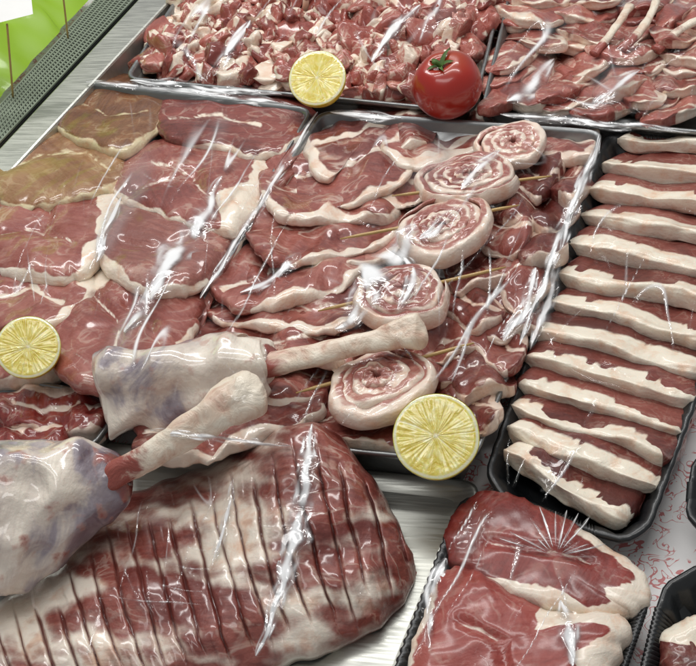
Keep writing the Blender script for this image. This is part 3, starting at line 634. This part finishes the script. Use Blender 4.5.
mk('calyx',V,Fc,M_CALYX,org=c,parent=root)
W=[c+ax*(.024+.0022*k)+u*(.0006*k*k*.4) for k in range(6)]
V,Fc,fa=tube_mesh(W,[.0026,.0022,.002,.002,.0022,.0024],M=10,amp=.1); mk('stem',V,Fc,M_CALYX,parent=root,fat=fa)
# ---------------------------------------------------------------- stretched film: draped folds and creases, glare and haze painted in white
bpy.context.view_layer.update(); DG=bpy.context.evaluated_depsgraph_get()
def hit(px,py):
    ok,loc,*_=SC.ray_cast(DG,CAM,ray(px,py).normalized()); return loc if ok else P(px,py,.05)
JOBS=[]
KEEP=((447,84,46),(319,80,40),(28,348,42),(436,438,54))   # fruit stands on top of the film
def glare_crease(parent,path,w,seed,core=1.,onb=.35,soft=1.):  # film ribbon with a white core painted in as the glare streak
    L=sum(math.dist(a,b) for a,b in zip(path[:-1],path[1:])); N=max(8,int(L/2.5)); pts=opened(path,N)
    H=[hit(*p) for p in pts]; zs=[h.z for h in H]; zs=[max(zs[max(0,i-5):i+6])*.6+.4*sum(zs[max(0,i-5):i+6])/len(zs[max(0,i-5):i+6])+.002 for i in range(N)]
    V=[];fa=[];M=17
    for i,(x,y) in enumerate(pts):
        s=i/(N-1); a=pts[max(i-1,0)];b=pts[min(i+1,N-1)]; dx,dy=b[0]-a[0],b[1]-a[1]; l=math.hypot(dx,dy)+1e-6; nx_,ny_=-dy/l,dx/l
        ww=w*(math.sin(PI*s)**.6*.9+.1)*(.75+.8*abs(nz(s*L/30,seed,0)))
        jx=.6*w*nz(s*L/34,seed,5)
        cpos=.5*nz(s*L/34,seed,7); cw=(.16+.26*abs(nz(s*L/16,seed,17)))*soft; on=cl(onb+1.3*nz(s*L/24,seed,9)); c2=cpos+.5+.3*nz(s*L/20,seed,27); on2=cl(onb-.35+1.5*nz(s*L/20,seed,19)); c3=cpos-.55+.3*nz(s*L/16,seed,37); on3=cl(onb-.45+1.6*nz(s*L/14,seed,29))
        for j in range(M):
            o=-1+2*j/(M-1); edge=(1-o*o)
            hh=.0035*edge*(.5+abs(nz(o*1.6+s*3,s*L/26,seed)))+.0018*edge*nz(o*4,s*L/16,seed+3)
            V.append(P(x+nx_*(o*ww*2.3+jx),y+ny_*(o*ww*2.3+jx),zs[i]+hh))
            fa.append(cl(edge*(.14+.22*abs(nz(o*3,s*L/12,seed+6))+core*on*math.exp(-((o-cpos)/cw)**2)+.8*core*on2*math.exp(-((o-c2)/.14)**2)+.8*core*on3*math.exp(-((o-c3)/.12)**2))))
    Fc=[(i*M+j,i*M+j+1,(i+1)*M+j+1,(i+1)*M+j) for i in range(N-1) for j in range(M-1)]
    JOBS.append(('film_glare_fold',parent,V,Fc,fa))
def film_glare_sheet(parent,quad,seed,nu,nv,dens=1.,dirn=(-.48,.88),hazek=.32):  # film kept only where painted glare and haze show
    G=26; H=[[0]*(G+1) for _ in range(G+1)]
    def bq(u,v):
        (ax,ay),(bx,by),(cx,cy),(dx,dy)=quad; return ((ax*(1-u)+bx*u)*(1-v)+(dx*(1-u)+cx*u)*v,(ay*(1-u)+by*u)*(1-v)+(dy*(1-u)+cy*u)*v)
    for i in range(G+1):
        for j in range(G+1): H[i][j]=hit(*bq(j/G,i/G)).z
    def filt(H,f): return [[f([H[a][b] for a in range(max(0,i-1),min(G,i+1)+1) for b in range(max(0,j-1),min(G,j+1)+1)]) for j in range(G+1)] for i in range(G+1)]
    H=filt(H,max); H=filt(H,lambda q:sum(q)/len(q)); H=filt(H,lambda q:sum(q)/len(q))
    V=[];fa=[];ddx,ddy=dirn
    for i in range(nv+1):
        for j in range(nu+1):
            u=j/nu;v=i/nv; px,py=bq(u,v); a=u*G;b=v*G; ia=min(int(a),G-1);ib=min(int(b),G-1); fa_=a-ia;fb=b-ib
            z=(H[ib][ia]*(1-fa_)+H[ib][ia+1]*fa_)*(1-fb)+(H[ib+1][ia]*(1-fa_)+H[ib+1][ia+1]*fa_)*fb
            al=px*ddx+py*ddy; ac=px*ddy-py*ddx; w=10*nz(px/60,py/60,seed+50)
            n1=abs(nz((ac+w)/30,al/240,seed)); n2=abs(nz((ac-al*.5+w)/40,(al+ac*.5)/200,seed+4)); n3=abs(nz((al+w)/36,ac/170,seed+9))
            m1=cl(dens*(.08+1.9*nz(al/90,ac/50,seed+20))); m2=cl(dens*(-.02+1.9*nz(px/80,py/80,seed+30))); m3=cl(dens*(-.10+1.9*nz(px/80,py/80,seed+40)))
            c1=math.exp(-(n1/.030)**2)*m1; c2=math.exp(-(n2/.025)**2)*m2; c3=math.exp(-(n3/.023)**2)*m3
            glare_haze=cl(dens*(2.2*nz((ac+w)/46,al/150,seed+60)-.30))
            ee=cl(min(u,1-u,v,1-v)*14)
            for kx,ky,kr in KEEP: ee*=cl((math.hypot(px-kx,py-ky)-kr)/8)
            f=ee*cl(.74*c1+.6*c2+.5*c3+hazek*glare_haze)
            V.append(P(px,py,z+.003+.003*c1+.002*c2+.002*c3+.002*nz(px/18,py/18,seed+70))); fa.append(f)
    Fc=[]; par={}
    def find(k):
        while par.get(k,k)!=k: par[k]=par.get(par[k],par[k]); k=par[k]
        return k
    for i in range(nv):
        for j in range(nu):
            q=(i*(nu+1)+j,i*(nu+1)+j+1,(i+1)*(nu+1)+j+1,(i+1)*(nu+1)+j)
            if max(fa[k] for k in q)>.09:
                Fc.append(q); r=find(q[0])
                for k in q[1:]: par[find(k)]=r
    comp={}
    for q in Fc: comp.setdefault(find(q[0]),[]).append(q)
    for fs in sorted(comp.values(),key=len,reverse=True)[:24]:
        if len(fs)<40: continue
        used=sorted({k for q in fs for k in q}); mp={k:i for i,k in enumerate(used)}
        JOBS.append(('film_glare_patch',parent,[V[k] for k in used],[tuple(mp[k] for k in q) for q in fs],[max(0,(fa[k]-.07)) for k in used]))
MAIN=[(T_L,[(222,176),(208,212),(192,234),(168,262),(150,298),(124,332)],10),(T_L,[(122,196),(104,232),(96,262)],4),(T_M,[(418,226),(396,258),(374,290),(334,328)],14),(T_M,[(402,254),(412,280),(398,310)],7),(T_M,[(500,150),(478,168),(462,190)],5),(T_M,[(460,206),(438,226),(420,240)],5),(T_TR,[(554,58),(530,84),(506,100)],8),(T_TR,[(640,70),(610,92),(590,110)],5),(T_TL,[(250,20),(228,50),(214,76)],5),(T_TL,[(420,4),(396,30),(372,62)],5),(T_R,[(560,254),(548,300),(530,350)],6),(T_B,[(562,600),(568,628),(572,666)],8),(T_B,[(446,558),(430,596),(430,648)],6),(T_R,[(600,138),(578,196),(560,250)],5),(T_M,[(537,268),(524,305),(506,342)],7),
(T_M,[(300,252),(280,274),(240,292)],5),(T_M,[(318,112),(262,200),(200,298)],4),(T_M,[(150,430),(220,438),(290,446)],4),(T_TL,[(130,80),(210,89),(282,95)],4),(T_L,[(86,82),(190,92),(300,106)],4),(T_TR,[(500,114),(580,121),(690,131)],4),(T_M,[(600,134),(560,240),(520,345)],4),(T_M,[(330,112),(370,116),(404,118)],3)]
for i,(par_,pt,w) in enumerate(MAIN): glare_crease(par_,pt,w,i*1.3+200,1.15,.6)
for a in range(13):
    t=math.radians(200+a*13.5+random.uniform(-5,5)); r1=random.uniform(6,16); r2=random.uniform(22,62); glare_crease(T_B,[(556+math.cos(t)*r1,556+math.sin(t)*r1*.8),(556+math.cos(t)*(r1+r2)*.6,556+math.sin(t)*(r1+r2)*.5),(556+math.cos(t)*r2,556+math.sin(t)*r2*.85)],random.uniform(.7,1.4),a*2.1,1.1,.5)
glare_crease(LEG,[(312,424),(306,470),(299,520),(282,586),(256,656)],9,301.,1.2,.75)
glare_crease(LEG,[(232,480),(226,520),(212,566)],4,311.,1.1,.5)
film_glare_sheet(T_L,[(80,84),(312,110),(150,380),(-40,368)],3.,190,190,1.15)
film_glare_sheet(T_M,[(322,114),(602,132),(478,440),(130,420)],13.,200,200,1.2)
film_glare_sheet(T_TL,[(196,-10),(504,-8),(470,108),(134,78)],23.,190,90,1.1)
film_glare_sheet(T_TR,[(512,-8),(720,-8),(720,128),(484,110)],33.,140,90,1.1)
film_glare_sheet(T_R,[(606,132),(740,140),(640,544),(486,486)],43.,90,210,.85)
film_glare_sheet(T_B,[(462,490),(652,574),(610,690),(390,690)],53.,130,130,1.,hazek=.22)
film_glare_sheet(LEG,[(120,500),(310,430),(405,590),(60,680)],63.,160,160,1.,(-.2,.98),hazek=.22)
for nm,par_,V,Fc,fa in JOBS: mk(nm,V,Fc,M_FILM_GLARE,parent=par_,fat=fa)
# ---------------------------------------------------------------- light
w=bpy.data.worlds.new('World'); SC.world=w; w.use_nodes=True; bg=w.node_tree.nodes['Background']; bg.inputs[0].default_value=(.97,.985,1,1); bg.inputs[1].default_value=.27
def lamp(name,loc,target,sx,sy,e,col=(1,.985,.965)):
    l=bpy.data.lights.new(name,'AREA'); l.shape='RECTANGLE'; l.size=sx; l.size_y=sy; l.energy=e; l.color=col
    o=bpy.data.objects.new(name,l); COL.objects.link(o); o.location=loc; o.rotation_euler=(Vector(target)-Vector(loc)).to_track_quat('-Z','Y').to_euler(); tag(o,'unseen overhead lamp above the counter','lamp')
lamp('overhead_lamp',(0,1.15,1.25),(0,.1,0),1.6,.10,10.5)
lamp('overhead_lamp',(.1,.45,1.5),(0,.1,0),1.6,.12,11)
lamp('overhead_lamp',(-.3,-.35,1.6),(0,.1,0),1.4,.3,5.5)  # added soft overhead lamp for diffuse fill; the others are fluorescent tubes
